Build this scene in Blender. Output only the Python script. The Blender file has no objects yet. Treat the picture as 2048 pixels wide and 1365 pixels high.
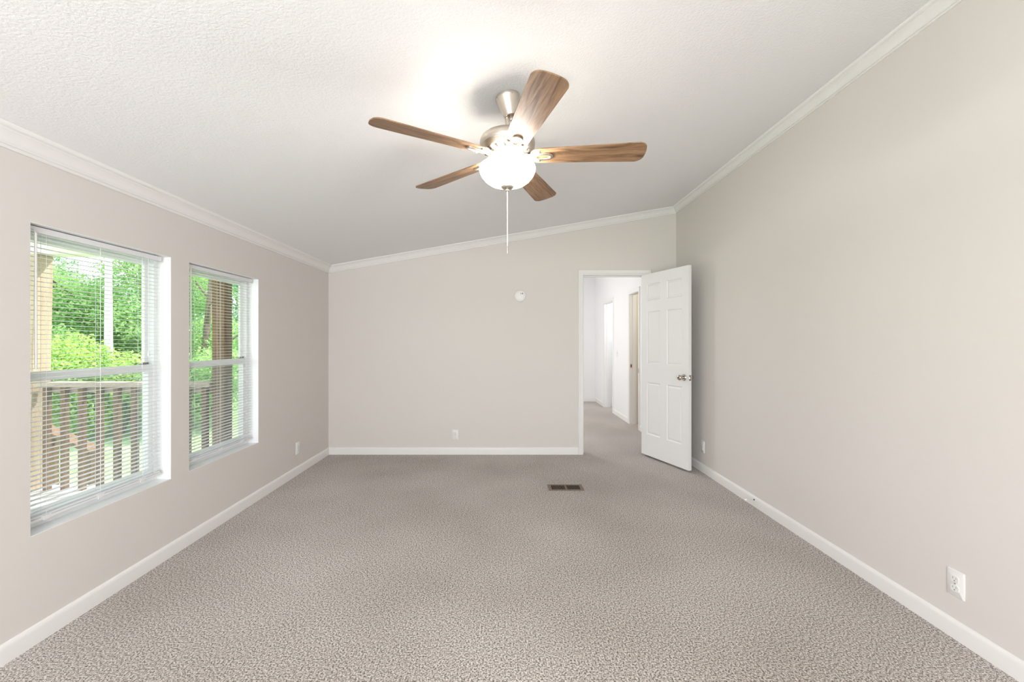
import bpy, bmesh, math, random
import numpy as np
from mathutils import Vector, Matrix
R = math.radians
random.seed(7)
RNG = np.random.default_rng(7)
sc = bpy.context.scene
C = sc.collection

# ------------------------------------------------------------------ camera, exposure, world, lights
XL, XR, D, YR = -2.0, 1.96, 4.84, -1.6          # left wall, right wall, back wall, rear wall
def zc(x): return 2.14 + 0.172 * (x - XL)       # vaulted ceiling height

cam = bpy.data.cameras.new('camera')
cam.sensor_width = 36.0
cam.lens = 850.0 / 2048.0 * 36.0
cam.shift_x = 15.8 / 2048.0
cam.shift_y = 0.4 / 2048.0
cam.clip_start = 0.05
cam_o = bpy.data.objects.new('camera', cam)
cam_o.location = (0, 0, 1.29)
cam_o.rotation_euler = (R(90), 0, 0)
C.objects.link(cam_o)
sc.camera = cam_o

sc.view_settings.view_transform = 'Standard'
sc.view_settings.look = 'None'
sc.view_settings.gamma = 1.0
sc.view_settings.use_curve_mapping = False
sc.view_settings.exposure = 0.14
sc.cycles.max_bounces = 10
sc.cycles.diffuse_bounces = 6
sc.cycles.transparent_max_bounces = 24
sc.cycles.sample_clamp_indirect = 6.0
sc.cycles.caustics_reflective = False
sc.cycles.caustics_refractive = False

w = bpy.data.worlds.new('sky')
sc.world = w
w.use_nodes = True
bg = w.node_tree.nodes['Background']
bg.inputs[0].default_value = (0.84, 0.90, 1.0, 1)
bg.inputs[1].default_value = 3.2

def light(name, kind, loc, energy, rot=(0, 0, 0), color=(1, 1, 1), size=None, size_y=None, radius=None, angle=None):
    l = bpy.data.lights.new(name, kind)
    l.energy = energy
    l.color = color
    if kind == 'AREA':
        l.shape = 'RECTANGLE'; l.size = size; l.size_y = size_y
    if radius is not None: l.shadow_soft_size = radius
    if angle is not None: l.angle = angle
    o = bpy.data.objects.new(name, l)
    o.location = loc; o.rotation_euler = rot
    C.objects.link(o)
    return o
sun = light('sun', 'SUN', (4, 10, 12), 9.0, color=(1.0, 0.95, 0.86), angle=R(1.0))
sun.rotation_euler = Vector((0.6, 0.9, 1.3)).to_track_quat('Z', 'Y').to_euler()
# unseen area lamp added as daylight fill from behind the camera
light('rear_daylight_fill', 'AREA', (-0.4, YR - 0.2, 1.3), 112, (R(90), 0, 0), (1.0, 0.995, 0.985), 2.5, 1.6)
# unseen point lamp added to brighten the room beyond the door
light('hall_fill', 'POINT', (-0.3, 7.1, 1.85), 74, color=(1.0, 1.0, 1.0), radius=0.25)

# ------------------------------------------------------------------ materials
def mat(name, col, rough=0.6, metal=0.0, spec=0.3, emit=None, estr=0.0):
    m = bpy.data.materials.new(name); m.use_nodes = True
    b = m.node_tree.nodes['Principled BSDF']
    b.inputs['Base Color'].default_value = (*col, 1)
    b.inputs['Roughness'].default_value = rough
    b.inputs['Metallic'].default_value = metal
    b.inputs['Specular IOR Level'].default_value = spec
    if emit:
        b.inputs['Emission Color'].default_value = (*emit, 1)
        b.inputs['Emission Strength'].default_value = estr
    return m
def N(m, t, **kw):
    n = m.node_tree.nodes.new(t)
    for k, v in kw.items(): setattr(n, k, v)
    return n
def L(m, a, b): m.node_tree.links.new(a, b)
def bsdf(m): return m.node_tree.nodes['Principled BSDF']
def noise(m, scale, detail=2.0, rough=0.5, vec=None):
    n = N(m, 'ShaderNodeTexNoise')
    n.inputs['Scale'].default_value = scale
    n.inputs['Detail'].default_value = detail
    n.inputs['Roughness'].default_value = rough
    if vec is None:
        tc = N(m, 'ShaderNodeTexCoord'); vec = tc.outputs['Object']
    L(m, vec, n.inputs['Vector'])
    return n
def ramp(m, fac, stops):
    r = N(m, 'ShaderNodeValToRGB')
    e = r.color_ramp.elements
    e[0].position, e[0].color = stops[0][0], (*stops[0][1], 1)
    e[1].position, e[1].color = stops[-1][0], (*stops[-1][1], 1)
    for p, c in stops[1:-1]:
        k = e.new(p); k.color = (*c, 1)
    L(m, fac, r.inputs[0])
    return r
def bump(m, h, strength, dist):
    b = N(m, 'ShaderNodeBump')
    b.inputs['Strength'].default_value = strength
    b.inputs['Distance'].default_value = dist
    L(m, h, b.inputs['Height'])
    L(m, b.outputs[0], bsdf(m).inputs['Normal'])
    return b

def m_wall():
    m = mat('wall_paint', (0.688, 0.659, 0.626), 0.75, spec=0.2)
    n = noise(m, 260, 2)
    bump(m, n.outputs['Fac'], 0.12, 0.001)
    return m
def m_ceiling():
    m = mat('ceiling_stipple', (0.84, 0.84, 0.845), 0.9, spec=0.1)
    a = noise(m, 95, 2, 0.55)
    r = ramp(m, a.outputs['Fac'], [(0.36, (0, 0, 0)), (0.6, (1, 1, 1))])
    b = noise(m, 210, 2)
    mx = N(m, 'ShaderNodeMath', operation='MULTIPLY_ADD')
    L(m, b.outputs['Fac'], mx.inputs[0]); mx.inputs[1].default_value = 0.5; L(m, r.outputs[0], mx.inputs[2])
    bump(m, mx.outputs[0], 0.30, 0.0025)
    return m
def m_carpet():
    m = mat('carpet', (0.4, 0.36, 0.33), 0.97, spec=0.05)
    tc = N(m, 'ShaderNodeTexCoord')
    a = noise(m, 135, 5.0, 0.82, tc.outputs['Object'])
    b = noise(m, 480, 2.0, 0.6, tc.outputs['Object'])
    mx = N(m, 'ShaderNodeMath', operation='MULTIPLY_ADD')
    L(m, b.outputs['Fac'], mx.inputs[0]); mx.inputs[1].default_value = 0.40
    s = N(m, 'ShaderNodeMath', operation='SUBTRACT'); L(m, a.outputs['Fac'], s.inputs[0]); s.inputs[1].default_value = 0.20
    L(m, s.outputs[0], mx.inputs[2])
    r = ramp(m, mx.outputs[0], [(0.40, (0.045, 0.031, 0.023)), (0.455, (0.205, 0.165, 0.14)), (0.505, (0.49, 0.442, 0.408)), (0.565, (0.82, 0.775, 0.74))])
    big = noise(m, 1.0, 2.0, 0.5, tc.outputs['Object'])
    rb = ramp(m, big.outputs['Fac'], [(0.34, (0.88, 0.87, 0.855)), (0.66, (1.10, 1.105, 1.11))])
    mul = N(m, 'ShaderNodeMix', data_type='RGBA', blend_type='MULTIPLY')
    mul.inputs[0].default_value = 1.0
    L(m, r.outputs[0], mul.inputs[6]); L(m, rb.outputs[0], mul.inputs[7])
    L(m, mul.outputs[2], bsdf(m).inputs['Base Color'])
    bump(m, mx.outputs[0], 0.5, 0.006)
    bsdf(m).inputs['Sheen Weight'].default_value = 0.15
    return m
def m_wood_blade():
    m = mat('blade_wood', (0.2, 0.1, 0.05), 0.45, spec=0.35)
    tc = N(m, 'ShaderNodeTexCoord')
    oi = N(m, 'ShaderNodeObjectInfo')
    add = N(m, 'ShaderNodeVectorMath', operation='ADD')
    sc_ = N(m, 'ShaderNodeVectorMath', operation='SCALE'); sc_.inputs['Scale'].default_value = 9.0
    cb = N(m, 'ShaderNodeCombineXYZ')
    L(m, oi.outputs['Random'], cb.inputs[0]); L(m, oi.outputs['Random'], cb.inputs[1])
    L(m, cb.outputs[0], sc_.inputs[0])
    L(m, tc.outputs['Object'], add.inputs[0]); L(m, sc_.outputs[0], add.inputs[1])
    mp = N(m, 'ShaderNodeMapping'); mp.inputs['Scale'].default_value = (2.2, 22.0, 22.0)
    L(m, add.outputs[0], mp.inputs['Vector'])
    a = noise(m, 1.6, 4.0, 0.6, mp.outputs[0]); a.inputs['Distortion'].default_value = 1.1
    mp2 = N(m, 'ShaderNodeMapping'); mp2.inputs['Scale'].default_value = (6, 190.0, 60.0)
    L(m, add.outputs[0], mp2.inputs['Vector'])
    b = noise(m, 2.0, 3.0, 0.6, mp2.outputs[0])
    mx = N(m, 'ShaderNodeMath', operation='MULTIPLY_ADD')
    L(m, b.outputs['Fac'], mx.inputs[0]); mx.inputs[1].default_value = 0.35; L(m, a.outputs['Fac'], mx.inputs[2])
    r = ramp(m, mx.outputs[0], [(0.45, (0.085, 0.045, 0.025)), (0.62, (0.22, 0.125, 0.065)), (0.85, (0.36, 0.22, 0.125))])
    L(m, r.outputs[0], bsdf(m).inputs['Base Color'])
    return m
def m_timber(name, cols, axis='Z'):
    m = mat(name, cols[1], 0.8, spec=0.1)
    tc = N(m, 'ShaderNodeTexCoord')
    mp = N(m, 'ShaderNodeMapping')
    mp.inputs['Scale'].default_value = {'Z': (30, 30, 2), 'X': (2, 30, 30), 'Y': (30, 2, 30)}[axis]
    L(m, tc.outputs['Object'], mp.inputs['Vector'])
    a = noise(m, 1.5, 4.0, 0.6, mp.outputs[0])
    r = ramp(m, a.outputs['Fac'], [(0.3, cols[0]), (0.7, cols[1])])
    L(m, r.outputs[0], bsdf(m).inputs['Base Color'])
    return m
def m_metal():
    m = mat('brushed_nickel', (0.66, 0.60, 0.53), 0.34, 1.0)
    n = noise(m, 300, 1)
    bump(m, n.outputs['Fac'], 0.05, 0.0005)
    return m
def m_glass():
    m = bpy.data.materials.new('window_glass'); m.use_nodes = True
    nt = m.node_tree; nt.nodes.clear()
    o = N(m, 'ShaderNodeOutputMaterial'); mix = N(m, 'ShaderNodeMixShader')
    t = N(m, 'ShaderNodeBsdfTransparent'); t.inputs[0].default_value = (0.97, 0.985, 0.975, 1)
    g = N(m, 'ShaderNodeBsdfGlossy'); g.inputs['Roughness'].default_value = 0.02
    lw = N(m, 'ShaderNodeLayerWeight')
    pw = N(m, 'ShaderNodeMath', operation='POWER'); L(m, lw.outputs['Facing'], pw.inputs[0]); pw.inputs[1].default_value = 5.0
    f = N(m, 'ShaderNodeMath', operation='MULTIPLY_ADD'); L(m, pw.outputs[0], f.inputs[0]); f.inputs[1].default_value = 0.5; f.inputs[2].default_value = 0.02
    L(m, f.outputs[0], mix.inputs[0]); L(m, t.outputs[0], mix.inputs[1]); L(m, g.outputs[0], mix.inputs[2])
    L(m, mix.outputs[0], o.inputs[0])
    return m
def m_screen():
    m = bpy.data.materials.new('insect_screen_mesh'); m.use_nodes = True
    nt = m.node_tree; nt.nodes.clear()
    o = N(m, 'ShaderNodeOutputMaterial'); mix = N(m, 'ShaderNodeMixShader'); mix.inputs[0].default_value = 0.16
    t = N(m, 'ShaderNodeBsdfTransparent')
    d = N(m, 'ShaderNodeBsdfDiffuse'); d.inputs[0].default_value = (0.50, 0.56, 0.58, 1)
    L(m, t.outputs[0], mix.inputs[1]); L(m, d.outputs[0], mix.inputs[2]); L(m, mix.outputs[0], o.inputs[0])
    return m
def m_leaf(name, dark, bright):
    m = bpy.data.materials.new(name); m.use_nodes = True
    nt = m.node_tree; nt.nodes.clear()
    o = N(m, 'ShaderNodeOutputMaterial'); mix = N(m, 'ShaderNodeMixShader'); mix.inputs[0].default_value = 0.4
    d = N(m, 'ShaderNodeBsdfDiffuse'); t = N(m, 'ShaderNodeBsdfTranslucent')
    n = noise(m, 1.7, 6, 0.8)
    r = ramp(m, n.outputs['Fac'], [(0.38, dark), (0.62, bright)])
    L(m, r.outputs[0], d.inputs[0]); L(m, r.outputs[0], t.inputs[0])
    L(m, d.outputs[0], mix.inputs[1]); L(m, t.outputs[0], mix.inputs[2]); L(m, mix.outputs[0], o.inputs[0])
    return m
def m_grass():
    m = mat('lawn_grass', (0.3, 0.5, 0.15), 0.9, spec=0.1)
    n = noise(m, 3.0, 6, 0.75)
    r = ramp(m, n.outputs['Fac'], [(0.3, (0.22, 0.38, 0.14)), (0.55, (0.36, 0.53, 0.26)), (0.75, (0.52, 0.60, 0.42))])
    L(m, r.outputs[0], bsdf(m).inputs['Base Color'])
    n2 = noise(m, 40, 3, 0.7)
    bump(m, n2.outputs['Fac'], 0.7, 0.03)
    return m

M = dict(
    wall=m_wall(), ceiling=m_ceiling(), carpet=m_carpet(),
    trim=mat('white_trim_paint', (0.80, 0.79, 0.775), 0.42, spec=0.35),
    door=mat('door_paint', (0.82, 0.82, 0.815), 0.45, spec=0.35),
    hall=mat('hall_wall_paint', (0.82, 0.825, 0.83), 0.7, spec=0.2),
    closet=mat('closet_wall_paint', (0.72, 0.68, 0.60), 0.7, spec=0.2),
    plastic=mat('white_plastic', (0.80, 0.79, 0.77), 0.35, spec=0.4),
    vinyl=mat('white_vinyl', (0.86, 0.87, 0.88), 0.4, spec=0.35),
    slat=mat('blind_slat_vinyl', (0.78, 0.79, 0.80), 0.4, spec=0.35),
    dark=mat('dark_gap', (0.02, 0.018, 0.016), 0.8, spec=0.1),
    grey=mat('grey_plastic', (0.25, 0.25, 0.25), 0.5),
    metal=m_metal(), wood=m_wood_blade(),
    knob=mat('satin_nickel', (0.55, 0.50, 0.45), 0.22, 1.0),
    brass=mat('strike_brass', (0.55, 0.40, 0.25), 0.35, 1.0),
    register=mat('bronze_register', (0.20, 0.15, 0.115), 0.5, 0.0),
    bowl=mat('frosted_glass_bowl', (0.9, 0.89, 0.86), 0.35, 0, 0.4, (1.0, 0.97, 0.92), 12.0),
    glass=m_glass(), screen=m_screen(),
    bleached=m_timber('bleached_timber', ((0.44, 0.335, 0.25), (0.56, 0.45, 0.35))),
    rail=m_timber('rail_timber', ((0.40, 0.31, 0.26), (0.58, 0.48, 0.42)), 'X'),
    brown=m_timber('brown_timber', ((0.13, 0.075, 0.045), (0.30, 0.19, 0.12))),
    deck=m_timber('deck_timber', ((0.58, 0.52, 0.47), (0.74, 0.69, 0.64)), 'Y'),
    soffit=mat('soffit_white', (0.78, 0.75, 0.72), 0.6),
    siding=mat('outer_siding', (0.7, 0.68, 0.64), 0.7),
    trunk_pale=m_timber('pale_bark', ((0.50, 0.50, 0.50), (0.78, 0.80, 0.82))),
    trunk=m_timber('grey_brown_bark', ((0.10, 0.075, 0.055), (0.26, 0.21, 0.17))),
    leaf_a=m_leaf('leaf_bright', (0.13, 0.33, 0.09), (0.52, 0.72, 0.30)),
    leaf_b=m_leaf('leaf_mid', (0.07, 0.24, 0.09), (0.38, 0.64, 0.30)),
    leaf_c=m_leaf('leaf_yellow', (0.20, 0.40, 0.08), (0.58, 0.74, 0.24)),
    grass=m_grass(),
)

# ------------------------------------------------------------------ mesh helpers
class MB:
    def __init__(s): s.bm = bmesh.new()
    def box(s, a, b, mi=0):
        x0, y0, z0 = a; x1, y1, z1 = b
        v = [s.bm.verts.new(p) for p in ((x0,y0,z0),(x1,y0,z0),(x1,y1,z0),(x0,y1,z0),(x0,y0,z1),(x1,y0,z1),(x1,y1,z1),(x0,y1,z1))]
        for q in ((0,3,2,1),(4,5,6,7),(0,1,5,4),(1,2,6,5),(2,3,7,6),(3,0,4,7)):
            f = s.bm.faces.new([v[i] for i in q]); f.material_index = mi
        return s
    def loops(s, loops, closed=False, caps=True, mi=0):
        """skin a list of vertex loops (lists of points, same length)"""
        vs = [[s.bm.verts.new(p) for p in lp] for lp in loops]
        n = len(vs[0]); m = len(vs)
        for i in range(m if closed else m - 1):
            A, B = vs[i], vs[(i + 1) % m]
            for k in range(n):
                f = s.bm.faces.new((A[k], A[(k+1) % n], B[(k+1) % n], B[k])); f.material_index = mi
        if caps and not closed:
            f = s.bm.faces.new(vs[0][::-1]); f.material_index = mi
            f = s.bm.faces.new(vs[-1]); f.material_index = mi
        return s
    def prism(s, poly, d, mi=0):
        d = Vector(d)
        return s.loops([[Vector(p) for p in poly], [Vector(p) + d for p in poly]], mi=mi)
    def lathe(s, prof, n=32, mi=0, mtx=None):
        """profile of (r,z) round local z; r=0 ends are closed"""
        mtx = mtx or Matrix.Identity(4)
        rings = []
        for r, z in prof:
            if r < 1e-6: rings.append([s.bm.verts.new(mtx @ Vector((0, 0, z)))])
            else: rings.append([s.bm.verts.new(mtx @ Vector((r*math.cos(2*math.pi*k/n), r*math.sin(2*math.pi*k/n), z))) for k in range(n)])
        for A, B in zip(rings, rings[1:]):
            for k in range(n):
                q = [A[k % len(A)], A[(k+1) % n % len(A)], B[(k+1) % n % len(B)], B[k % len(B)]]
                u = []
                for v in q:
                    if v not in u: u.append(v)
                if len(u) > 2:
                    f = s.bm.faces.new(u); f.material_index = mi
        for ring, flip in ((rings[0], True), (rings[-1], False)):
            if len(ring) > 1:
                f = s.bm.faces.new(ring[::-1] if flip else ring); f.material_index = mi
        return s
    def tube(s, pts, r, n=10, mi=0):
        pts = [Vector(p) for p in pts]
        rr = r if isinstance(r, (list, tuple)) else [r] * len(pts)
        loops = []
        for i, p in enumerate(pts):
            t = (pts[min(i+1, len(pts)-1)] - pts[max(i-1, 0)]).normalized()
            u = t.orthogonal().normalized() if i == 0 else (u - t * u.dot(t)).normalized()
            v = t.cross(u)
            loops.append([p + rr[i] * (math.cos(2*math.pi*k/n) * u + math.sin(2*math.pi*k/n) * v) for k in range(n)])
        return s.loops(loops, mi=mi)
    def ball(s, c, r, mi=0, n=10):
        prof = [(r * math.sin(math.pi * i / n), -r * math.cos(math.pi * i / n)) for i in range(n + 1)]
        prof[0] = (0, -r); prof[-1] = (0, r)
        return s.lathe(prof, 12, mi, Matrix.Translation(Vector(c)))
    def build(s, name, mats, parent=None, smooth=False, bevel=0.0, loc=None, segs=2):
        bmesh.ops.recalc_face_normals(s.bm, faces=s.bm.faces)
        me = bpy.data.meshes.new(name)
        s.bm.to_mesh(me); s.bm.free()
        for m in (mats if isinstance(mats, (list, tuple)) else [mats]): me.materials.append(m)
        o = bpy.data.objects.new(name, me); C.objects.link(o)
        if loc is not None: o.location = loc
        if parent: o.parent = parent
        if bevel:
            b = o.modifiers.new('bevel', 'BEVEL'); b.width = bevel; b.segments = segs; b.limit_method = 'ANGLE'; b.angle_limit = R(40)
        if smooth:
            for p in me.polygons: p.use_smooth = True
            es = o.modifiers.new('edges', 'EDGE_SPLIT'); es.split_angle = R(38)
        return o
def tag(o, label, cat, group=None, kind=None):
    o['label'] = label; o['category'] = cat
    if group: o['group'] = group
    if kind: o['kind'] = kind
    return o
def thing(name, label, cat, loc=(0, 0, 0), rot=(0, 0, 0), group=None, kind=None):
    o = bpy.data.objects.new(name, None); C.objects.link(o)
    o.empty_display_size = 0.1
    o.location = loc; o.rotation_euler = rot
    return tag(o, label, cat, group, kind)
def copy_tree(o, parent=None):
    c = o.copy(); C.objects.link(c)
    if parent: c.parent = parent
    for ch in list(o.children): copy_tree(ch, c)
    return c

# ------------------------------------------------------------------ room shell
TH = 0.12
W1 = (1.793, 2.552); W2 = (2.698, 3.461); WZ = (0.462, 1.795)
HY = 9.1                                             # far wall of the room beyond the door
tag(MB().box((-2.12, YR - TH, -0.1), (3.3, HY + TH, 0.0)).build('floor', M['carpet']),
    'speckled greige frieze carpet covering the whole floor', 'carpet', kind='structure')
b = MB()
y0, y1 = YR - TH, HY + TH
b.prism([(-2.12, y0, zc(-2.12)), (2.08, y0, zc(2.08)), (2.08, y0, zc(2.08) + .12), (-2.12, y0, zc(-2.12) + .12)], (0, y1 - y0, 0))
tag(b.build('ceiling', M['ceiling']), 'sloping white stippled ceiling rising to the right', 'ceiling', kind='structure')

b = MB()
xa, xb, zt = XL - TH, XL, 2.13
b.box((xa, YR - TH, 0), (xb, W1[0], zt)).box((xa, W1[1], 0), (xb, W2[0], zt)).box((xa, W2[1], 0), (xb, HY + TH, zt))
for W in (W1, W2):
    b.box((xa, W[0], 0), (xb, W[1], WZ[0])).box((xa, W[0], WZ[1]), (xb, W[1], zt))
tag(b.build('wall_left', M['wall']), 'pale greige wall holding the two windows', 'wall', kind='structure')

DX0, DX1, DZ = 0.88, 1.635, 2.061                    # rough opening of the doorway
b = MB()
b.prism([(XL, D, 0), (DX0, D, 0), (DX0, D, zc(DX0)), (XL, D, zc(XL))], (0, TH, 0))
b.prism([(DX1, D, 0), (XR, D, 0), (XR, D, zc(XR)), (DX1, D, zc(DX1))], (0, TH, 0))
b.prism([(DX0, D, DZ), (DX1, D, DZ), (DX1, D, zc(DX1)), (DX0, D, zc(DX0))], (0, TH, 0))
tag(b.build('wall_back', M['wall']), 'greige end wall with the smoke detector and the doorway', 'wall', kind='structure')
tag(MB().box((XR, YR - TH, 0), (XR + TH, D + TH, zc(XR) + .02)).build('wall_right', M['wall']),
    'tall plain greige wall opposite the windows', 'wall', kind='structure')
b = MB()                                             # rear wall, behind the camera, with an opening added for the fill light
RX0, RX1, RZ0, RZ1 = -1.65, 0.85, 0.5, 2.1
b.prism([(XL, YR, 0), (RX0, YR, 0), (RX0, YR, zc(RX0)), (XL, YR, zc(XL))], (0, -TH, 0))
b.prism([(RX1, YR, 0), (XR, YR, 0), (XR, YR, zc(XR)), (RX1, YR, zc(RX1))], (0, -TH, 0))
b.prism([(RX0, YR, RZ1), (RX1, YR, RZ1), (RX1, YR, zc(RX1)), (RX0, YR, zc(RX0))], (0, -TH, 0))
b.box((RX0, YR - TH, 0), (RX1, YR, RZ0))
tag(b.build('wall_rear', M['wall']), 'greige wall behind the viewer with a wide opening added for daylight', 'wall', kind='structure')

# room beyond the doorway
DA = (7.64, 8.31); DB = (6.17, 6.64); HZ = 2.03
b = MB()
xa, xb, zt = XR, XR + 0.1, zc(XR) + .02
b.box((xa, D + TH, 0), (xb, DB[0], zt)).box((xa, DB[1], 0), (xb, DA[0], zt)).box((xa, DA[1], 0), (xb, HY, zt))
for q in (DA, DB): b.box((xa, q[0], HZ), (xb, q[1], zt))
tag(b.build('wall_hall_right', M['hall']), 'bright white hall wall with two narrow doorways', 'wall', kind='structure')
b = MB()
b.prism([(XL, HY, 0), (XR + .1, HY, 0), (XR + .1, HY, zc(XR + .1)), (XL, HY, zc(XL))], (0, TH, 0))
tag(b.build('wall_hall_far', M['hall']), 'white wall at the far end of the hall', 'wall', kind='structure')
def closet(name, ya, yb, m, label):
    b = MB()
    x0, x1, z1 = XR + .1, 3.2, 2.4
    b.box((x0, yb, 0), (x1, yb + .03, z1)).box((x0, ya - .05, 0), (x1, ya, z1)).box((x1, ya - .05, 0), (x1 + .05, yb + .03, z1))
    b.box((x0, ya - .05, z1), (x1 + .05, yb + .03, z1 + .05))
    tag(b.build(name, m), label, 'wall', kind='structure')
closet('wall_closet', 5.4, DB[1] + 0.02, M['closet'], 'beige wall inside the nearer hall doorway')
closet('wall_bath', 7.2, DA[1] + 0.02, M['hall'], 'white wall inside the farther hall doorway')
light('closet_fill', 'POINT', (2.6, 5.9, 2.1), 9, color=(1, .95, .86), radius=.1)  # unseen lamp added to brighten the space behind the nearer doorway
light('bath_fill', 'POINT', (2.6, 7.8, 2.1), 14, radius=.1)  # added fill without a fixture, lights the farther doorway

# ------------------------------------------------------------------ crown moulding, baseboards, casings
CROWN = [(0, 0), (.009, 0), (.012, .05), (.011, .11), (.007, .13), (.007, .16), (.013, .19), (.014, .25), (.010, .28), (.012, .31),
         (.016, .42), (.023, .55), (.033, .67), (.043, .75), (.043, .79), (.050, .81), (.056, .86), (.059, .93), (.060, 1.0), (0, 1.0)]
def crown(name, f0, f1, label):
    b = MB(); b.loops([[f0(o, t) for o, t in CROWN], [f1(o, t) for o, t in CROWN]])
    tag(b.build(name, M['trim'], smooth=True), label, 'moulding', kind='structure')
zl, zr = 2.064, 2.745
crown('trim_1', lambda o, t: (XL + o, YR, zl + .0865 * t), lambda o, t: (XL + o, D - o, zl + .0865 * t), 'white crown moulding above the two windows')
crown('trim_2', lambda o, t: (XL + o, D - o, zl + .172 * o + .0762 * t), lambda o, t: (XR - o, D - o, zr - .172 * o + .0762 * t), 'white crown moulding sloping across the end wall')
crown('trim_3', lambda o, t: (XR - o, D - o, zr + .0659 * t), lambda o, t: (XR - o, YR, zr + .0659 * t), 'white crown moulding along the tall plain wall')
BASE = [(0, 0), (.012, 0), (.012, .062), (.0105, .070), (.007, .077), (.003, .081), (0, .082)]
def base(name, f0, f1, label):
    b = MB(); b.loops([[f0(o, z) for o, z in BASE], [f1(o, z) for o, z in BASE]])
    tag(b.build(name, M['trim'], smooth=True), label, 'baseboard', kind='structure')
CX0, CX1 = 0.842, 1.673                              # outer edges of the door casing
base('baseboard_left', lambda o, z: (XL + o, YR, z), lambda o, z: (XL + o, D - o, z), 'white baseboard below the two windows')
base('baseboard_back', lambda o, z: (XL + o, D - o, z), lambda o, z: (CX0, D - o, z), 'white baseboard of the end wall below the outlet')
base('baseboard_corner', lambda o, z: (CX1, D - o, z), lambda o, z: (XR - o, D - o, z), 'short white baseboard behind the open door')
base('baseboard_right', lambda o, z: (XR - o, D - o, z), lambda o, z: (XR - o, YR, z), 'white baseboard along the tall plain wall')
base('baseboard_hall_right', lambda o, z: (XR - o, HY - o, z), lambda o, z: (XR - o, DA[1] + .06, z), 'short white baseboard in the far corner of the hall')
base('baseboard_hall_middle', lambda o, z: (XR - o, DA[0] - .06, z), lambda o, z: (XR - o, DB[1] + .06, z), 'white baseboard between the two hall doorways')
base('baseboard_hall_near', lambda o, z: (XR - o, DB[0] - .06, z), lambda o, z: (XR - o, D + TH, z), 'white baseboard of the hall just past the open door')
base('baseboard_hall_far', lambda o, z: (XL, HY - o, z), lambda o, z: (XR - o, HY - o, z), 'white baseboard at the far end of the hall')

CAS = [(0, 0), (0, .008), (.006, .0125), (.014, .013), (.018, .0105), (.036, .0125), (.046, .016), (.053, .016), (.057, .010), (.057, 0)]   # (away from opening, out)
def casing(b, place):
    """place(u, w, o): u = along opening edge 0/1/2/3 corner index helper -> world"""
    b.loops([[place(i, o, d) for o, d in CAS] for i in range(4)])
b = MB()
ix0, ix1, iz = 0.899, 1.616, 2.047
def pl(i, o, d):
    return [(ix0 - o, D - d, 0), (ix0 - o, D - d, iz + o), (ix1 + o, D - d, iz + o), (ix1 + o, D - d, 0)][i]
casing(b, pl)
def pl2(i, o, d):
    return [(ix0 - o, D + TH + d, 0), (ix0 - o, D + TH + d, iz + o), (ix1 + o, D + TH + d, iz + o), (ix1 + o, D + TH + d, 0)][i]
casing(b, pl2)
jx0, jx1, jz = 0.904, 1.611, 2.042
b.box((DX0, D, 0), (jx0, D + TH, jz)).box((jx1, D, 0), (DX1, D + TH, jz)).box((DX0, D, jz), (DX1, D + TH, DZ))
b.box((jx0, D + .045, 0), (jx0 + .011, D + .075, jz)).box((jx1 - .011, D + .045, 0), (jx1, D + .075, jz)).box((jx0, D + .045, jz - .011), (jx1, D + .075, jz))
tag(b.build('trim_4', M['trim'], smooth=True), 'white casing and jamb around the doorway in the end wall', 'door casing', kind='structure')
def hall_casing(name, q, label):
    b = MB()
    a0, a1, az = q[0] + .005, q[1] - .005, HZ - .005
    casing(b, lambda i, o, d: [(XR - d, a0 - o, 0), (XR - d, a0 - o, az + o), (XR - d, a1 + o, az + o), (XR - d, a1 + o, 0)][i])
    b.box((XR, q[0], 0), (XR + .1, q[0] + .012, HZ)).box((XR, q[1] - .012, 0), (XR + .1, q[1], HZ)).box((XR, q[0], HZ - .012), (XR + .1, q[1], HZ))
    b.box((XR + .045, q[1] - .022, 0), (XR + .07, q[1] - .012, HZ)).box((XR + .045, q[0] + .012, 0), (XR + .07, q[0] + .022, HZ))
    return tag(b.build(name, M['trim'], smooth=True), label, 'door casing', kind='structure')
hc = hall_casing('trim_5', DB, 'white casing of the nearer hall doorway')
p_ = DB[1] - .012
MB().box((XR + .008, p_ - .002, .875), (XR + .036, p_, .935)).box((XR + .016, p_ - .0025, .893), (XR + .028, p_ - .0018, .917), 1).build('strike_plate', [M['brass'], M['dark']], hc)['label'] = 'brass strike plate'
MB().box((XR - .020, DB[0] - .035, .83), (XR - .014, DB[0] - .02, .90)).build('hinge_leaf', M['knob'], hc, bevel=.001)['label'] = 'small metal hinge'
hall_casing('trim_6', DA, 'white casing of the farther hall doorway')

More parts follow.
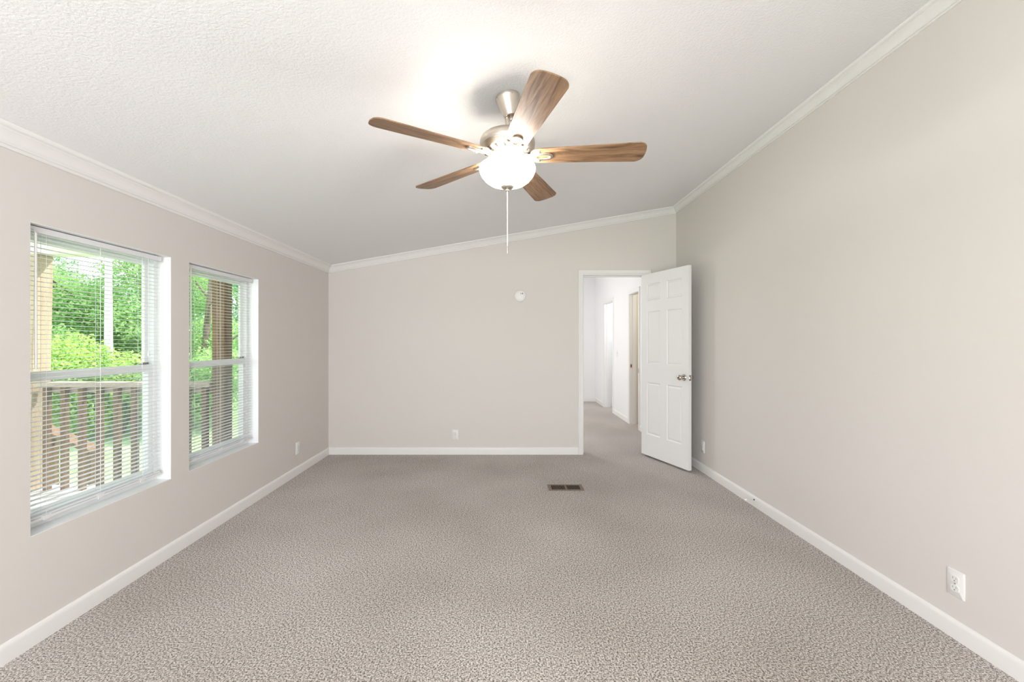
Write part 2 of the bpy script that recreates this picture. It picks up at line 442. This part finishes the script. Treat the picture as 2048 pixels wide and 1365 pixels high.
# ------------------------------------------------------------------ the six panel door
def make_door():
    Wd, Hd, T = 0.709, 2.016, 0.035
    xs = [0, .088, .306, .403, .621, Wd]
    zs = [0, .235, .815, 1.02, 1.60, 1.715, 1.905, Hd]
    t = thing('door_1', 'open white six panel door with a nickel knob', 'door', (1.5585, 4.823, .021), (0, 0, R(-69.6)), kind='structure')
    bm = bmesh.new()
    pan = []
    for y, flip in ((0, False), (T, True)):
        g = [[bm.verts.new((x, y, z)) for z in zs] for x in xs]
        for i in range(len(xs) - 1):
            for k in range(len(zs) - 1):
                q = [g[i][k], g[i+1][k], g[i+1][k+1], g[i][k+1]]
                f = bm.faces.new(q[::-1] if flip else q)
                if i in (1, 3) and k in (1, 3, 5): pan.append(f)
        if y == 0: g0 = g
    ring = lambda g: [g[i][0] for i in range(6)] + [g[5][k] for k in range(1, 8)] + [g[i][7] for i in range(4, -1, -1)] + [g[0][k] for k in range(6, 0, -1)]
    A, B = ring(g0), ring(g)
    for k in range(len(A)):
        bm.faces.new((A[k], B[k], B[(k+1) % len(A)], A[(k+1) % len(A)]))
    bmesh.ops.recalc_face_normals(bm, faces=bm.faces)
    bmesh.ops.inset_individual(bm, faces=pan, thickness=.004, depth=-.001)
    bmesh.ops.inset_individual(bm, faces=pan, thickness=.010, depth=-.0085)
    bmesh.ops.inset_individual(bm, faces=pan, thickness=.006, depth=0)
    bmesh.ops.inset_individual(bm, faces=pan, thickness=.022, depth=.0055)
    me = bpy.data.meshes.new('door_slab'); bm.to_mesh(me); bm.free()
    me.materials.append(M['door'])
    o = bpy.data.objects.new('door_slab', me); C.objects.link(o); o.parent = t
    kx, kz = Wd - .062, .908
    for side in (0, 1):
        mt = Matrix.Translation((kx, T if side else 0, kz)) @ Matrix.Rotation(R(-90 if side else 90), 4, 'X')
        k = MB().lathe([(0, 0), (.033, 0), (.033, .004), (.028, .010), (.015, .012), (.0125, .030), (.016, .036), (.024, .040), (.0275, .050), (.0265, .060), (.021, .068), (.013, .071), (0, .071)], 28, 0, mt)
        kn = k.build('door_knob', M['knob'], t, smooth=True); kn['label'] = 'round satin nickel knob'
        MB().lathe([(0, .0705), (.006, .0705), (.006, .073), (0, .073)], 14, 0, mt).build('lock_button', M['dark'], kn)
    lp = MB().box((Wd, .006, kz - .028), (Wd + .0015, .029, kz + .028)).build('latch_plate', M['knob'], t); lp['label'] = 'metal latch plate on the door edge'
    MB().prism([(Wd + .001, .011, kz - .009), (Wd + .012, .011, kz - .009), (Wd + .001, .024, kz - .009)], (0, 0, .018)).build('latch_bolt', M['knob'], lp)
    for z in (.2, 1.0, 1.8):
        h = MB().tube([(-.004, T + .004, z - .044), (-.004, T + .004, z + .044)], .0055, 12).box((-.0015, T - .03, z - .044), (0, T + .002, z + .044))
        h.build('hinge', M['knob'], t, smooth=True)['label'] = 'metal butt hinge'
    return t
make_door()

# ------------------------------------------------------------------ windows and blinds
def make_window(name, W, label):
    yA, yB = W; zA, zB = WZ
    t = thing(name, label, 'window', (XL - .1, (yA + yB) / 2, zA), kind='structure')
    def bd(b, nm, m, bev=.002, par=t):
        o = b.build(nm, m, par, bevel=bev); o.matrix_parent_inverse = Matrix.Translation(-Vector(t.location)); return o
    b = MB(); e = .002; x0, x1 = -2.088, XL - .0005
    b.box((x0, yA, zA), (x1, yA + e, zB)).box((x0, yB - e, zA), (x1, yB, zB)).box((x0, yA, zB - e), (x1, yB, zB)).box((x0, yA, zA), (x1, yB, zA + e))
    bd(b, 'jamb_liner', M['vinyl'], 0)
    def rect(b, ya, yb, za, zb, sw, x0, x1, rw=None):
        rw = rw or sw
        b.box((x0, ya, za), (x1, ya + sw, zb)).box((x0, yb - sw, za), (x1, yb, zb))
        b.box((x0, ya + sw, zb - rw), (x1, yb - sw, zb)).box((x0, ya + sw, za), (x1, yb - sw, za + rw))
    b = MB(); rect(b, yA + .002, yB - .002, zA + .002, zB - .002, .024, -2.15, -2.082); bd(b, 'window_frame', M['vinyl'])
    zm = 1.13
    b = MB(); rect(b, yA + .026, yB - .026, zm - .022, zB - .026, .026, -2.134, -2.116); us = bd(b, 'upper_sash', M['vinyl'])
    b = MB(); rect(b, yA + .026, yB - .026, zA + .026, zm + .024, .030, -2.114, -2.090, .042); ls = bd(b, 'lower_sash', M['vinyl'])
    b = MB().box((-2.127, yA + .05, zm), (-2.123, yB - .05, zB - .05)); g = bd(b, 'glass', M['glass'], 0)
    b = MB().box((-2.104, yA + .053, zA + .066), (-2.100, yB - .053, zm - .016)); bd(b, 'glass', M['glass'], 0)
    b = MB().box((-2.147, yA + .026, zA + .026), (-2.1455, yB - .026, zm)); o = bd(b, 'insect_screen', M['screen'], 0); o['label'] = 'fine grey insect screen'
    for yy in (yB - .075,):
        b = MB().box((-2.112, yy - .022, zm + .024), (-2.088, yy + .022, zm + .031)).box((-2.100, yy - .008, zm + .031), (-2.084, yy + .016, zm + .037))
        bd(b, 'sash_latch', M['grey'])['label'] = 'grey sash latch'
    return t
make_window('window_1', W1, 'white vinyl single hung window nearer the viewer')
make_window('window_2', W2, 'white vinyl single hung window nearer the end wall')

def make_blind(W, label, tilt_end, cord):
    yA, yB = W[0] + .010, W[1] - .032
    xc = -2.046
    ztop = WZ[1] - .006
    t = thing('window_blind', label, 'blind', (xc, (yA + yB) / 2, ztop), group='mini blinds in the windows')
    inv = Matrix.Translation(-Vector(t.location))
    def bd(b, nm, m, par=t, **k):
        o = b.build(nm, m, par, **k); o.matrix_parent_inverse = inv if par is t else Matrix.Identity(4); return o
    zh = ztop - .028
    b = MB(); th = .0012
    b.box((xc - .0135, yA, zh), (xc + .0135, yB, zh + .0015)).box((xc - .0135, yA, zh), (xc - .0125, yB, ztop)).box((xc + .0125, yA, zh), (xc + .0135, yB, ztop))
    b.box((xc - .0135, yA - .001, zh), (xc + .0135, yA, ztop)).box((xc - .0135, yB, zh), (xc + .0135, yB + .001, ztop))
    bd(b, 'headrail', M['slat'], bevel=.0004)
    b = MB(); zb = .500
    def arc(z, y, hw, cr, tk):
        n = 5; P = []
        for i in range(n): 
            s = -1 + 2 * i / (n - 1); P.append((xc + s * hw, y, z + cr * (1 - s * s)))
        return P + [(p[0], p[1], p[2] - tk) for p in P[::-1]]
    z = zh - .018; zs = []
    while z > zb + .034:
        zs.append(z); z -= .0212
    for z in zs:
        tl = random.uniform(-.0004, .0004)
        b.loops([arc(z + tl, yA + .003, .0125, .0017, .0006), arc(z - tl, yB - .003, .0125, .0017, .0006)])
    bd(b, 'slats', M['slat'], smooth=True)
    b = MB()
    b.loops([[(xc - .0125, y, zb + .004), (xc - .009, y, zb), (xc + .009, y, zb), (xc + .0125, y, zb + .004), (xc + .0125, y, zb + .016), (xc + .006, y, zb + .021), (xc - .006, y, zb + .021), (xc - .0125, y, zb + .016)] for y in (yA + .002, yB - .002)])
    lad = [yA + .085, (yA + yB) / 2 - .02, yB - .13]
    ed = [yA + .004] + [q + d for q in lad for d in (-.022, .022)] + [yB - .004]
    for a, c in zip(ed[::2], ed[1::2]): b.box((xc + .0120, a, zb + .0150), (xc + .0128, c, zb + .0166), 1)
    br = bd(b, 'bottom_rail', [M['slat'], M['grey']])
    for yy in lad:
        o = MB().box((xc - .0085, yy - .012, zb - .0015), (xc + .0135, yy + .012, zb + .018)).build('cord_cap', M['slat'], br, bevel=.0008)
        b = MB()
        for sx in (-.0128, .0128): b.tube([(xc + sx, yy, zb + .015), (xc + sx, yy, zh + .001)], .0007, 6)
        b.tube([(xc, yy + .012, zb + .018), (xc, yy + .012, zh + .001)], .0006, 6)
        for z in zs: b.box((xc - .0128, yy - .0005, z - .0012), (xc + .0128, yy + .0005, z - .0007))
        bd(b, 'ladder_cord', M['slat'])
    yw = yA + .026
    b = MB().tube([(xc + .030, yw, zh - .004), (xc + .031, yw, 1.170)], .0048, 6)
    b.tube([(xc + .012, yw, zh + .012), (xc + .022, yw, zh + .010), (xc + .030, yw, zh - .006)], .0016, 8)
    wd = bd(b, 'tilt_wand', M['plastic'], smooth=True)
    b = MB().tube([(xc + .0135, yB - .10, zh + .010), (xc + .020, yB - .10, zh + .002), (xc + .021, yB - .10, cord)], .0011, 6)
    lc = bd(b, 'lift_cord', M['slat'])
    MB().lathe([(0, .024), (.002, .024), (.004, .012), (.006, 0), (0, 0)], 12, 0, Matrix.Translation((xc + .021, yB - .10, cord - .012))).build('tassel', M['plastic'], lc, smooth=True)
    return t
make_blind(W1, 'white mini blind lowered in the window nearer the viewer', 0, 1.22)
make_blind(W2, 'white mini blind lowered in the window nearer the end wall', 0, 1.18)

# ------------------------------------------------------------------ ceiling fan
def make_fan():
    fx, fy = 0.016, 2.08
    zt = zc(fx)
    t = thing('ceiling_fan', 'five blade ceiling fan with walnut blades, nickel motor and glowing glass bowl', 'ceiling fan', (fx, fy, zt))
    def Z(z): return z + .003 - zt
    tilt = Matrix.Rotation(-math.atan(.172), 4, 'Y')
    cn = MB().lathe([(0, .002), (.0595, .002), (.0595, -.010), (.058, -.014), (.053, -.034), (.043, -.068), (.037, -.084), (.036, -.092), (.0335, -.096), (.0335, -.100), (.027, -.100), (.024, -.085), (0, -.085)], 40, 0, tilt)
    cno = cn.build('canopy', M['metal'], t, smooth=True); cno['label'] = 'brushed nickel ceiling canopy'
    for a in (R(200), R(290)):
        MB().ball(tilt @ Vector((.0585 * math.cos(a), .0585 * math.sin(a), -.014)), .0035).build('canopy_screw', M['knob'], cno, smooth=True)
    b = MB().lathe([(0, Z(2.285)), (.0125, Z(2.285)), (.0125, -.06), (0, -.06)], 20).lathe([(0, Z(2.29)), (.024, Z(2.29)), (.022, Z(2.318)), (.016, Z(2.323)), (0, Z(2.323))], 24)
    b.build('downrod', M['metal'], t, smooth=True)
    b = MB().lathe([(0, Z(2.302)), (.030, Z(2.302)), (.085, Z(2.298)), (.108, Z(2.291)), (.112, Z(2.287)), (.116, Z(2.288)), (.128, Z(2.278)), (.135, Z(2.262)), (.1355, Z(2.250)), (.132, Z(2.240)), (.1335, Z(2.237)), (.132, Z(2.232)), (.124, Z(2.226)),
                    (.122, Z(2.222)), (.115, Z(2.212)), (.100, Z(2.204)), (.088, Z(2.201)), (.086, Z(2.196)), (.082, Z(2.190)), (0, Z(2.190))], 56)
    for k in range(15):
        a = 2 * math.pi * k / 15
        c, s = math.cos(a), math.sin(a)
        P = [Vector((r * c - w_ * s, r * s + w_ * c, Z(z))) for r, w_, z in ((.096, -.006, 2.2015), (.114, -.007, 2.2105), (.114, .007, 2.2105), (.096, .006, 2.2015))]
        b.prism(P, (0, 0, -.0015), 1)
    mo = b.build('motor_housing', [M['metal'], M['dark']], t, smooth=True); mo['label'] = 'rounded brushed nickel motor housing'
    b = MB().lathe([(0, Z(2.191)), (.066, Z(2.191)), (.070, Z(2.186)), (.066, Z(2.180)), (.058, Z(2.176)), (.058, Z(2.158)), (.050, Z(2.152)), (0, Z(2.152))], 40)
    b.build('light_fitter', M['metal'], t, smooth=True)
    # light bowl, a real shell with thickness
    outer = [(.1355, 2.140), (.1372, 2.136), (.1375, 2.130), (.135, 2.115), (.127, 2.097), (.112, 2.078), (.090, 2.061), (.062, 2.050), (.032, 2.044), (0, 2.042)]
    inner = [(0, 2.046), (.032, 2.048), (.061, 2.054), (.088, 2.065), (.109, 2.081), (.1235, 2.099), (.131, 2.116), (.1335, 2.130), (.133, 2.136), (.1335, 2.140)]
    b = MB().lathe([(r, Z(z)) for r, z in outer + inner] + [(.1355, Z(2.140))], 64)
    bo = b.build('light_bowl', M['bowl'], t, smooth=True); bo['label'] = 'glowing frosted glass bowl'
    fi = MB().lathe([(0, Z(2.050)), (.031, Z(2.050)), (.032, Z(2.044)), (.028, Z(2.036)), (.018, Z(2.031)), (.010, Z(2.029)), (.010, Z(2.023)), (.006, Z(2.020)), (0, Z(2.020))], 32).build('finial', M['metal'], bo, smooth=True)
    fi['label'] = 'small nickel finial cap'
    b = MB(); z = 2.020
    b.tube([(0.0, 0, Z(2.021)), (0, 0, Z(1.752))], .0016, 8)
    while z > 1.752:
        b.ball((0, 0, Z(z)), .0030, n=6); z -= .0052
    pc = b.build('pull_chain', M['plastic'], t, smooth=True); pc['label'] = 'thin white beaded pull chain'
    MB().lathe([(0, Z(1.752)), (.003, Z(1.750)), (.004, Z(1.742)), (.0042, Z(1.722)), (.003, Z(1.716)), (0, Z(1.715))], 14).build('chain_fob', M['metal'], pc, smooth=True)
    # blade with bracket, local +x outward
    def outline(x0, x1, w0, w1, r0, r1, n=7):
        P = []
        def corner(cx, cy, r, a0): 
            for i in range(n + 1):
                a = a0 + math.pi / 2 * i / n; P.append((cx + r * math.cos(a), cy + r * math.sin(a)))
        corner(x1 - r1, -w1 + r1, r1, -math.pi / 2)
        P += [(x1, (-w1 + r1) + 2 * (w1 - r1) * i / 10) for i in range(1, 10)]
        corner(x1 - r1, w1 - r1, r1, 0)
        corner(x0 + r0, w0 - r0, r0, math.pi / 2); corner(x0 + r0, -w0 + r0, r0, math.pi)
        # gentle bow of the tip
        return [(x + (.014 * (1 - (y / w1) ** 2) if x > x1 - r1 - .001 else 0), y) for x, y in P]
    out = outline(.113, .648, .054, .0715, .042, .030)
    bl = MB().prism([(x, y, 0) for x, y in out], (0, 0, .0055)).build('blade', M['wood'], None, bevel=.0012)
    bl.parent = t
    n = 40
    def sup(cx, a, bb, z, p):
        P = []
        for i in range(n):
            q = 2 * math.pi * i / n; c, s = math.cos(q), math.sin(q)
            P.append((cx + a * math.copysign(abs(c) ** p, c), bb * math.copysign(abs(s) ** p, s), z))
        return P
    b = MB()
    oc = .176
    b.loops([sup(oc, .046, .026, -.0005, .75), sup(oc, .046, .026, -.005, .75), sup(oc, .043, .023, -.0075, .75), sup(oc, .034, .0145, -.0075, .8), sup(oc, .031, .0125, -.005, .8), sup(oc, .031, .0125, -.0005, .8)], closed=True)
    # arm: flat strap from hub curving out to the medallion
    arm = [(.070, .013, .006), (.095, .013, .004), (.108, .015, -.001), (.122, .019, -.0035), (.138, .022, -.004)]
    lp = []
    for x, hw, z in arm: lp.append([(x, -hw, z - .0035), (x, hw, z - .0035), (x, hw, z + .0025), (x, -hw, z + .0025)])
    b.loops(lp)
    for yy in (-.034, .034):
        b.loops([[(.122, yy * .35 - .007, -.005), (.122, yy * .35 + .007, -.005), (.122, yy * .35 + .007, -.0005), (.122, yy * .35 - .007, -.0005)], [(.158, yy - .008, -.005), (.158, yy + .008, -.005), (.158, yy + .008, -.0005), (.158, yy - .008, -.0005)]])
        b.ball((.155, yy, -.0055), .0045, n=6)
    ir = b.build('blade_iron', M['metal'], bl, smooth=True); ir['label'] = 'nickel bracket with an oval medallion'
    for k in range(5):
        o = bl if k == 0 else bl.copy()
        if k:
            C.objects.link(o); o.parent = t
            for ch in list(bl.children):
                c = ch.copy(); C.objects.link(c); c.parent = o
        # pitch about the blade's own axis, then swing round the hub
        o.location = (0, 0, Z(2.188))
        o.rotation_mode = 'QUATERNION'
        o.rotation_quaternion = (Matrix.Rotation(R(-4.8 + 72 * k), 4, 'Z') @ Matrix.Rotation(R(-11.5), 4, 'X')).to_quaternion()
    for a in (R(50), R(170), R(290)):
        light('fan_bulb', 'POINT', (fx + .05 * math.cos(a), fy + .05 * math.sin(a), 2.136), 10.0, color=(1.0, .985, .96), radius=.025)
    return t
make_fan()

# ------------------------------------------------------------------ small fittings
def make_outlet(loc, rz, label):
    t = thing('wall_outlet', label, 'outlet', loc, (0, 0, rz), group='duplex wall outlets')
    w_, h_ = .036, .058
    b = MB()
    def rr(hw, hh, r, y, n=4):
        P = []
        for cx, cz, a0 in ((hw - r, hh - r, 0), (-hw + r, hh - r, 90), (-hw + r, -hh + r, 180), (hw - r, -hh + r, 270)):
            for i in range(n + 1):
                a = R(a0 + 90 * i / n); P.append((cx + r * math.cos(a), y, cz + r * math.sin(a)))
        return P
    b.loops([rr(w_, h_, .004, 0), rr(w_, h_, .004, -.003), rr(w_ - .0035, h_ - .0035, .003, -.006)])
    pt = b.build('cover_plate', M['plastic'], t, smooth=True)
    MB().lathe([(0, 0), (.0035, 0), (.003, .0015), (0, .002)], 12, 0, Matrix.Translation((0, -.006, 0)) @ Matrix.Rotation(R(90), 4, 'X')).build('screw', M['grey'], pt)
    for s in (-1, 1):
        b = MB(); z0 = s * .0195
        P = [(p[0], p[1], p[2] + z0) for p in rr(.0165, .0140, .008, -.006)]; Q = [(p[0], -.0085, p[2]) for p in P]
        b.loops([P, Q])
        b.box((-.0078, -.0089, z0 - .0005), (-.0058, -.0084, z0 + .0085), 1).box((.0055, -.0089, z0 + .0008), (.0073, -.0084, z0 + .0080), 1)
        b.lathe([(0, .0084), (.0028, .0084), (.0028, .0089), (0, .0089)], 12, 1, Matrix.Translation((0, 0, z0 - .0072)) @ Matrix.Rotation(R(90), 4, 'X'))
        b.build('receptacle', [M['plastic'], M['grey']], t)
    return t
make_outlet((-.557, D, .223), 0, 'white outlet low on the end wall above the baseboard')
make_outlet((XL, 4.115, .255), R(90), 'white outlet low on the window wall near the end wall corner')
make_outlet((XR, 1.842, .239), R(-90), 'large near white outlet low on the tall plain wall')
make_outlet((XR, 4.19, .250), R(-90), 'white outlet just behind the open door, seen edge on')

t = thing('smoke_detector', 'round white smoke detector high on the end wall beside the doorway', 'smoke detector', (.181, D, 1.803))
rot = Matrix.Rotation(R(90), 4, 'X')
MB().lathe([(0, 0), (.070, 0), (.070, .010), (.066, .014), (0, .014)], 40, 0, rot).build('mounting_base', M['plastic'], t, smooth=True)
cv = MB().lathe([(0, .013), (.064, .013), (.0655, .020), (.062, .030), (.050, .036), (.030, .0385), (0, .039)], 40, 0, rot).build('cover', M['plastic'], t, smooth=True)
b = MB()
b.lathe([(0, .030), (.008, .030), (.008, .0385), (0, .0392)], 16, 0, Matrix.Translation((.026, 0, .026)) @ rot)
b.build('test_button', M['grey'], cv)
MB().box((.004, -.0392, .018), (.008, -.036, .034)).build('sounder_slot', M['grey'], cv)

t = thing('light_switch', 'small white light switch on the hall wall between the two doorways', 'light switch', (XR, 7.36, 1.08), (0, 0, R(-90)))
sp = MB().box((-.035, -.006, -.057), (.035, 0, .057)).build('switch_plate', M['plastic'], t, bevel=.003)
MB().box((-.005, -.016, -.004), (.005, -.005, .012)).build('toggle', M['plastic'], t, bevel=.001)

# floor register
t = thing('floor_vent', 'brown metal floor register set in the carpet', 'floor vent', (.54, 3.735, 0))
hw, hd = .153, .072
b = MB()
zz = .007
for a, c in (((-hw, -hd), (hw, -hd + .015)), ((-hw, hd - .015), (hw, hd)), ((-hw, -hd + .015), (-hw + .030, hd - .015)), ((hw - .030, -hd + .015), (hw, hd - .015)), ((-.005, -hd + .015), (.009, hd - .015))):
    b.box((a[0], a[1], .001), (c[0], c[1], zz))
b.build('register_frame', M['register'], t, bevel=.0015)
MB().box((-hw + .02, -hd + .012, .0005), (hw - .02, hd - .012, .0022)).build('duct_shade', M['dark'], t)['label'] = 'dark plate for the shade under the louvres'  # flat dark plate, its colour stands for the shade inside the duct
b = MB()
for k in range(10):
    x = -hw + .030 + (k + .9) * .0112
    b.prism([(x, -hd + .02, .002), (x + .0022, -hd + .02, .002), (x + .0034, -hd + .02, zz - .0004), (x + .0014, -hd + .02, zz - .0004)], (0, 2 * hd - .04, 0))
    x = .009 + (k + .6) * .0108
    b.prism([(x, -hd + .02, .002), (x + .0022, -hd + .02, .002), (x + .0004, -hd + .02, zz - .0004), (x - .0024, -hd + .02, zz - .0004)], (0, 2 * hd - .04, 0))
b.build('louvres', M['register'], t)

# door stop on the right baseboard
t = thing('door_stop', 'white spring door stop on the baseboard of the tall plain wall', 'door stop', (XR - .012, 3.31, .055), (0, R(-90), 0))
MB().lathe([(0, 0), (.0055, 0), (.005, .004), (.004, .007), (0, .007)], 16).build('mount', M['dark'], t, smooth=True)
pts = []
for i in range(160):
    a = i * 2 * math.pi / 10; h = .006 + .056 * i / 159; pts.append((.0042 * math.cos(a), .0042 * math.sin(a), h))
MB().tube(pts, .0011, 5).build('spring', M['plastic'], t, smooth=True)
MB().lathe([(0, .060), (.006, .060), (.0065, .066), (.006, .075), (.004, .078), (0, .078)], 14).build('rubber_tip', M['plastic'], t, smooth=True)

# ------------------------------------------------------------------ outdoors: porch
RY = 3.40
tag(MB().box((-4.0, -3, -.05), (-2.12, RY + .12, .10)).build('porch_deck', M['deck']), 'pale weathered porch deck boards outside the windows', 'deck', kind='structure')
b = MB().box((-3.72, -3, 2.20), (-2.12, RY + .25, 2.32))
tag(b.build('porch_roof', M['soffit']), 'white porch ceiling above the windows outside', 'porch roof', kind='structure')
b = MB().box((-3.83, RY - .02, 1.985), (-2.12, RY + .12, 2.20))
tag(b.build('porch_beam', M['soffit'], bevel=.004), 'pale beam across the top of the porch', 'beam', kind='structure')
tag(MB().box((-2.18, RY + .12, -.6), (-2.12, 9.3, 2.4)).build('wall_outside', M['siding']), 'pale siding outside beyond the porch', 'wall', kind='structure')
def post(x0, x1, y0, y1, z1, m, label, lean=0):
    o = MB().box((x0 - (x0+x1)/2, y0 - (y0+y1)/2, 0), (x1 - (x0+x1)/2, y1 - (y0+y1)/2, z1 - .10)).build('porch_post', m, bevel=.004, loc=((x0+x1)/2, (y0+y1)/2, .10))
    o.rotation_euler = (0, lean, 0)
    tag(o, label, 'post', 'porch posts')
post(-3.89, -3.75, RY - .04, RY + .10, 1.985, M['bleached'], 'sunlit tan timber porch post seen through the nearer window', R(1.2))
post(-2.325, -2.225, RY - .02, RY + .08, 1.985, M['brown'], 'dark brown timber porch post seen through the farther window')
t = thing('porch_railing', 'weathered wooden porch railing with dark balusters outside the windows', 'railing', (-2.95, RY, .10))
inv = Matrix.Translation(-Vector(t.location))
def tb(b, nm, m, bev=.003):
    o = b.build(nm, m, t, bevel=bev); o.matrix_parent_inverse = inv; return o
tb(MB().box((-3.70, RY - .045, .925), (-2.325, RY + .060, .963)), 'top_rail', M['rail'])
tb(MB().box((-3.70, RY + .022, .875), (-2.325, RY + .055, .925)), 'sub_rail', M['rail'])
bal = MB().box((-.019, -.019, 0), (.019, .019, .825)).build('baluster', M['brown'], t, bevel=.002)
for k in range(10):
    o = bal if k == 0 else bal.copy()
    if k: C.objects.link(o); o.parent = t
    o.location = Vector((-3.655 + .1405 * k, RY, .10)) - Vector(t.location)
t = thing('stair_handrail', 'low tan wooden handrail stepping down beyond the porch railing', 'handrail', (-4.4, 4.3, -.6))
inv = Matrix.Translation(-Vector(t.location))
tb(MB().prism([(-4.62, 4.2, .40), (-4.10, 4.2, .17), (-4.10, 4.2, .21), (-4.62, 4.2, .44)], (0, .14, 0)), 'rail', M['brown'])
tb(MB().box((-4.20, 4.23, -.6), (-4.11, 4.32, .19)), 'newel_post', M['brown'])
tb(MB().box((-4.60, 4.23, -.6), (-4.52, 4.32, .38)), 'newel_post', M['brown'])

tag(MB().box((-60, -20, -.75), (-2.12, 70, -.6)).build('ground', M['grass']), 'bright sunlit lawn outside', 'lawn', kind='structure')

# ------------------------------------------------------------------ outdoors: trees
def leaves(name, m, blobs, n, size, parent=None):
    c = np.array([b[0] for b in blobs], float); r = np.array([b[1] for b in blobs], float)
    w_ = r.prod(1); k = RNG.choice(len(blobs), n, p=w_ / w_.sum())
    d = RNG.normal(size=(n, 3)); d /= np.linalg.norm(d, axis=1, keepdims=True)
    p = c[k] + d * (RNG.uniform(.2, 1, (n, 1)) ** .5) * r[k]
    s_ = size * RNG.uniform(.6, 1.35, (n, 1))
    a = RNG.normal(size=(n, 3)) * (1, 1, .6); a /= np.linalg.norm(a, axis=1, keepdims=True)
    u = np.cross(a, RNG.normal(size=(n, 3)) * .6 + (0, 0, 1)); u /= np.linalg.norm(u, axis=1, keepdims=True) + 1e-9
    q = np.stack([p - a * s_, p + u * s_ * .48 - a * s_ * .1, p + a * s_, p - u * s_ * .48 - a * s_ * .1], 1).reshape(-1, 3)
    me = bpy.data.meshes.new(name)
    me.from_pydata(q.tolist(), [], np.arange(4 * n).reshape(-1, 4).tolist()); me.materials.append(m)
    o = bpy.data.objects.new(name, me); C.objects.link(o)
    if parent: o.parent = parent
    return o
def tree(px, Y, h, rad, m, tm, tr, label, n, size=.085, low=.25, name='tree'):
    x = (px - 1008.2) / 850 * Y
    t = thing(name, label, 'tree', (x, Y, -.6), group='trees beyond the porch')
    b = MB(); lx, ly = (random.uniform(-.1, .1), random.uniform(-.1, .1)) if tm is T_ else (0, 0)
    pts = [(lx * k, ly * k, h * .88 * k / 6) for k in range(7)]
    b.tube(pts, [tr * (1.15 - .13 * k) for k in range(7)], 10)
    for k in range(7):
        a = random.uniform(0, 6.28); z0 = h * random.uniform(low + .08, .8); q = random.uniform(.5, .95) * rad
        b.tube([(lx * z0 / h * 6.8, ly * z0 / h * 6.8, z0), (q * .5 * math.cos(a), q * .5 * math.sin(a), z0 + q * .35), (q * math.cos(a), q * math.sin(a), z0 + q * .5)], [tr * .4, tr * .28, tr * .1], 6)
    b.build('trunk', tm, t, smooth=True)
    blobs = []
    for k in range(16):
        a = random.uniform(0, 6.28); z = h * random.uniform(low, 1.0); q = rad * random.uniform(.2, .8) * (1.1 - .5 * abs(z / h - .55))
        rr = rad * random.uniform(.28, .5)
        blobs.append(((q * math.cos(a), q * math.sin(a), z), (rr, rr, rr * .8)))
    leaves('foliage', m, blobs, int(n * 3.2), size * .52, t)
    return t
A_, B_, C_ = M['leaf_a'], M['leaf_b'], M['leaf_c']
T_, P_ = M['trunk'], M['trunk_pale']
tree(217, 9.0, 8.5, 1.6, B_, P_, .075, 'tall tree with a pale straight trunk in the middle of the nearer window', 3600, low=.62)
tree(125, 10.5, 3.6, 1.9, A_, T_, .08, 'bright green leafy tree beside the tan porch post', 9500, low=.12)
tree(264, 11.5, 7.2, 1.9, A_, T_, .09, 'bright green leafy tree right of the pale trunk', 9500, low=.08)
tree(-60, 13.0, 8.0, 2.4, B_, T_, .11, 'dark green tall tree behind the tan porch post', 8500, .1, low=.1)
tree(176, 15.5, 3.7, 2.6, B_, T_, .11, 'dark green spreading tree behind the pale trunk', 9500, .11, low=.06)
tree(398, 11.0, 7.2, 2.0, A_, T_, .09, 'bright green tree left of the dark brown post', 9500, low=.05)
tree(468, 15.5, 8.4, 2.6, B_, T_, .11, 'mid green tree right of the dark brown post', 9000, .11, low=.05)
tree(60, 22.0, 5.0, 3.0, A_, T_, .12, 'distant pale green tree near the tan post', 6000, .14, low=.06)
tree(300, 21.0, 11.0, 3.4, B_, T_, .15, 'tall dark tree far behind in the nearer window', 9000, .15, low=.05)
tree(445, 27.0, 13.0, 3.4, B_, T_, .15, 'tall dark tree far behind the brown post', 9000, .15, low=.05)
def shrub(px, Y, h, rad, m, label, n):
    x = (px - 1008.2) / 850 * Y
    t = thing('shrub', label, 'shrub', (x, Y, -.6), group='shrubs at the edge of the lawn')
    b = MB()
    for k in range(5):
        a = random.uniform(0, 6.28); b.tube([(0, 0, 0), (rad * .3 * math.cos(a), rad * .3 * math.sin(a), h * .5), (rad * .6 * math.cos(a), rad * .6 * math.sin(a), h * .85)], [.02, .014, .006], 6)
    b.build('stems', M['trunk'], t)
    bl_ = [((random.uniform(-.5, .5) * rad, random.uniform(-.5, .5) * rad, h * random.uniform(.3, .8)), (rad * .6, rad * .6, h * .3)) for _ in range(6)]
    leaves('foliage', m, bl_, int(n * 2.6), .042, t)
shrub(150, 8.2, 1.9, 1.0, C_, 'yellow green shrub at the lawn edge left of the pale trunk', 3200)
shrub(245, 8.6, 1.7, 1.0, C_, 'yellow green shrub at the lawn edge right of the pale trunk', 3200)
shrub(85, 9.0, 2.2, 1.1, A_, 'green shrub at the lawn edge beside the tan post', 3200)
shrub(410, 9.4, 1.9, 1.1, A_, 'green shrub at the lawn edge in the farther window', 3000)
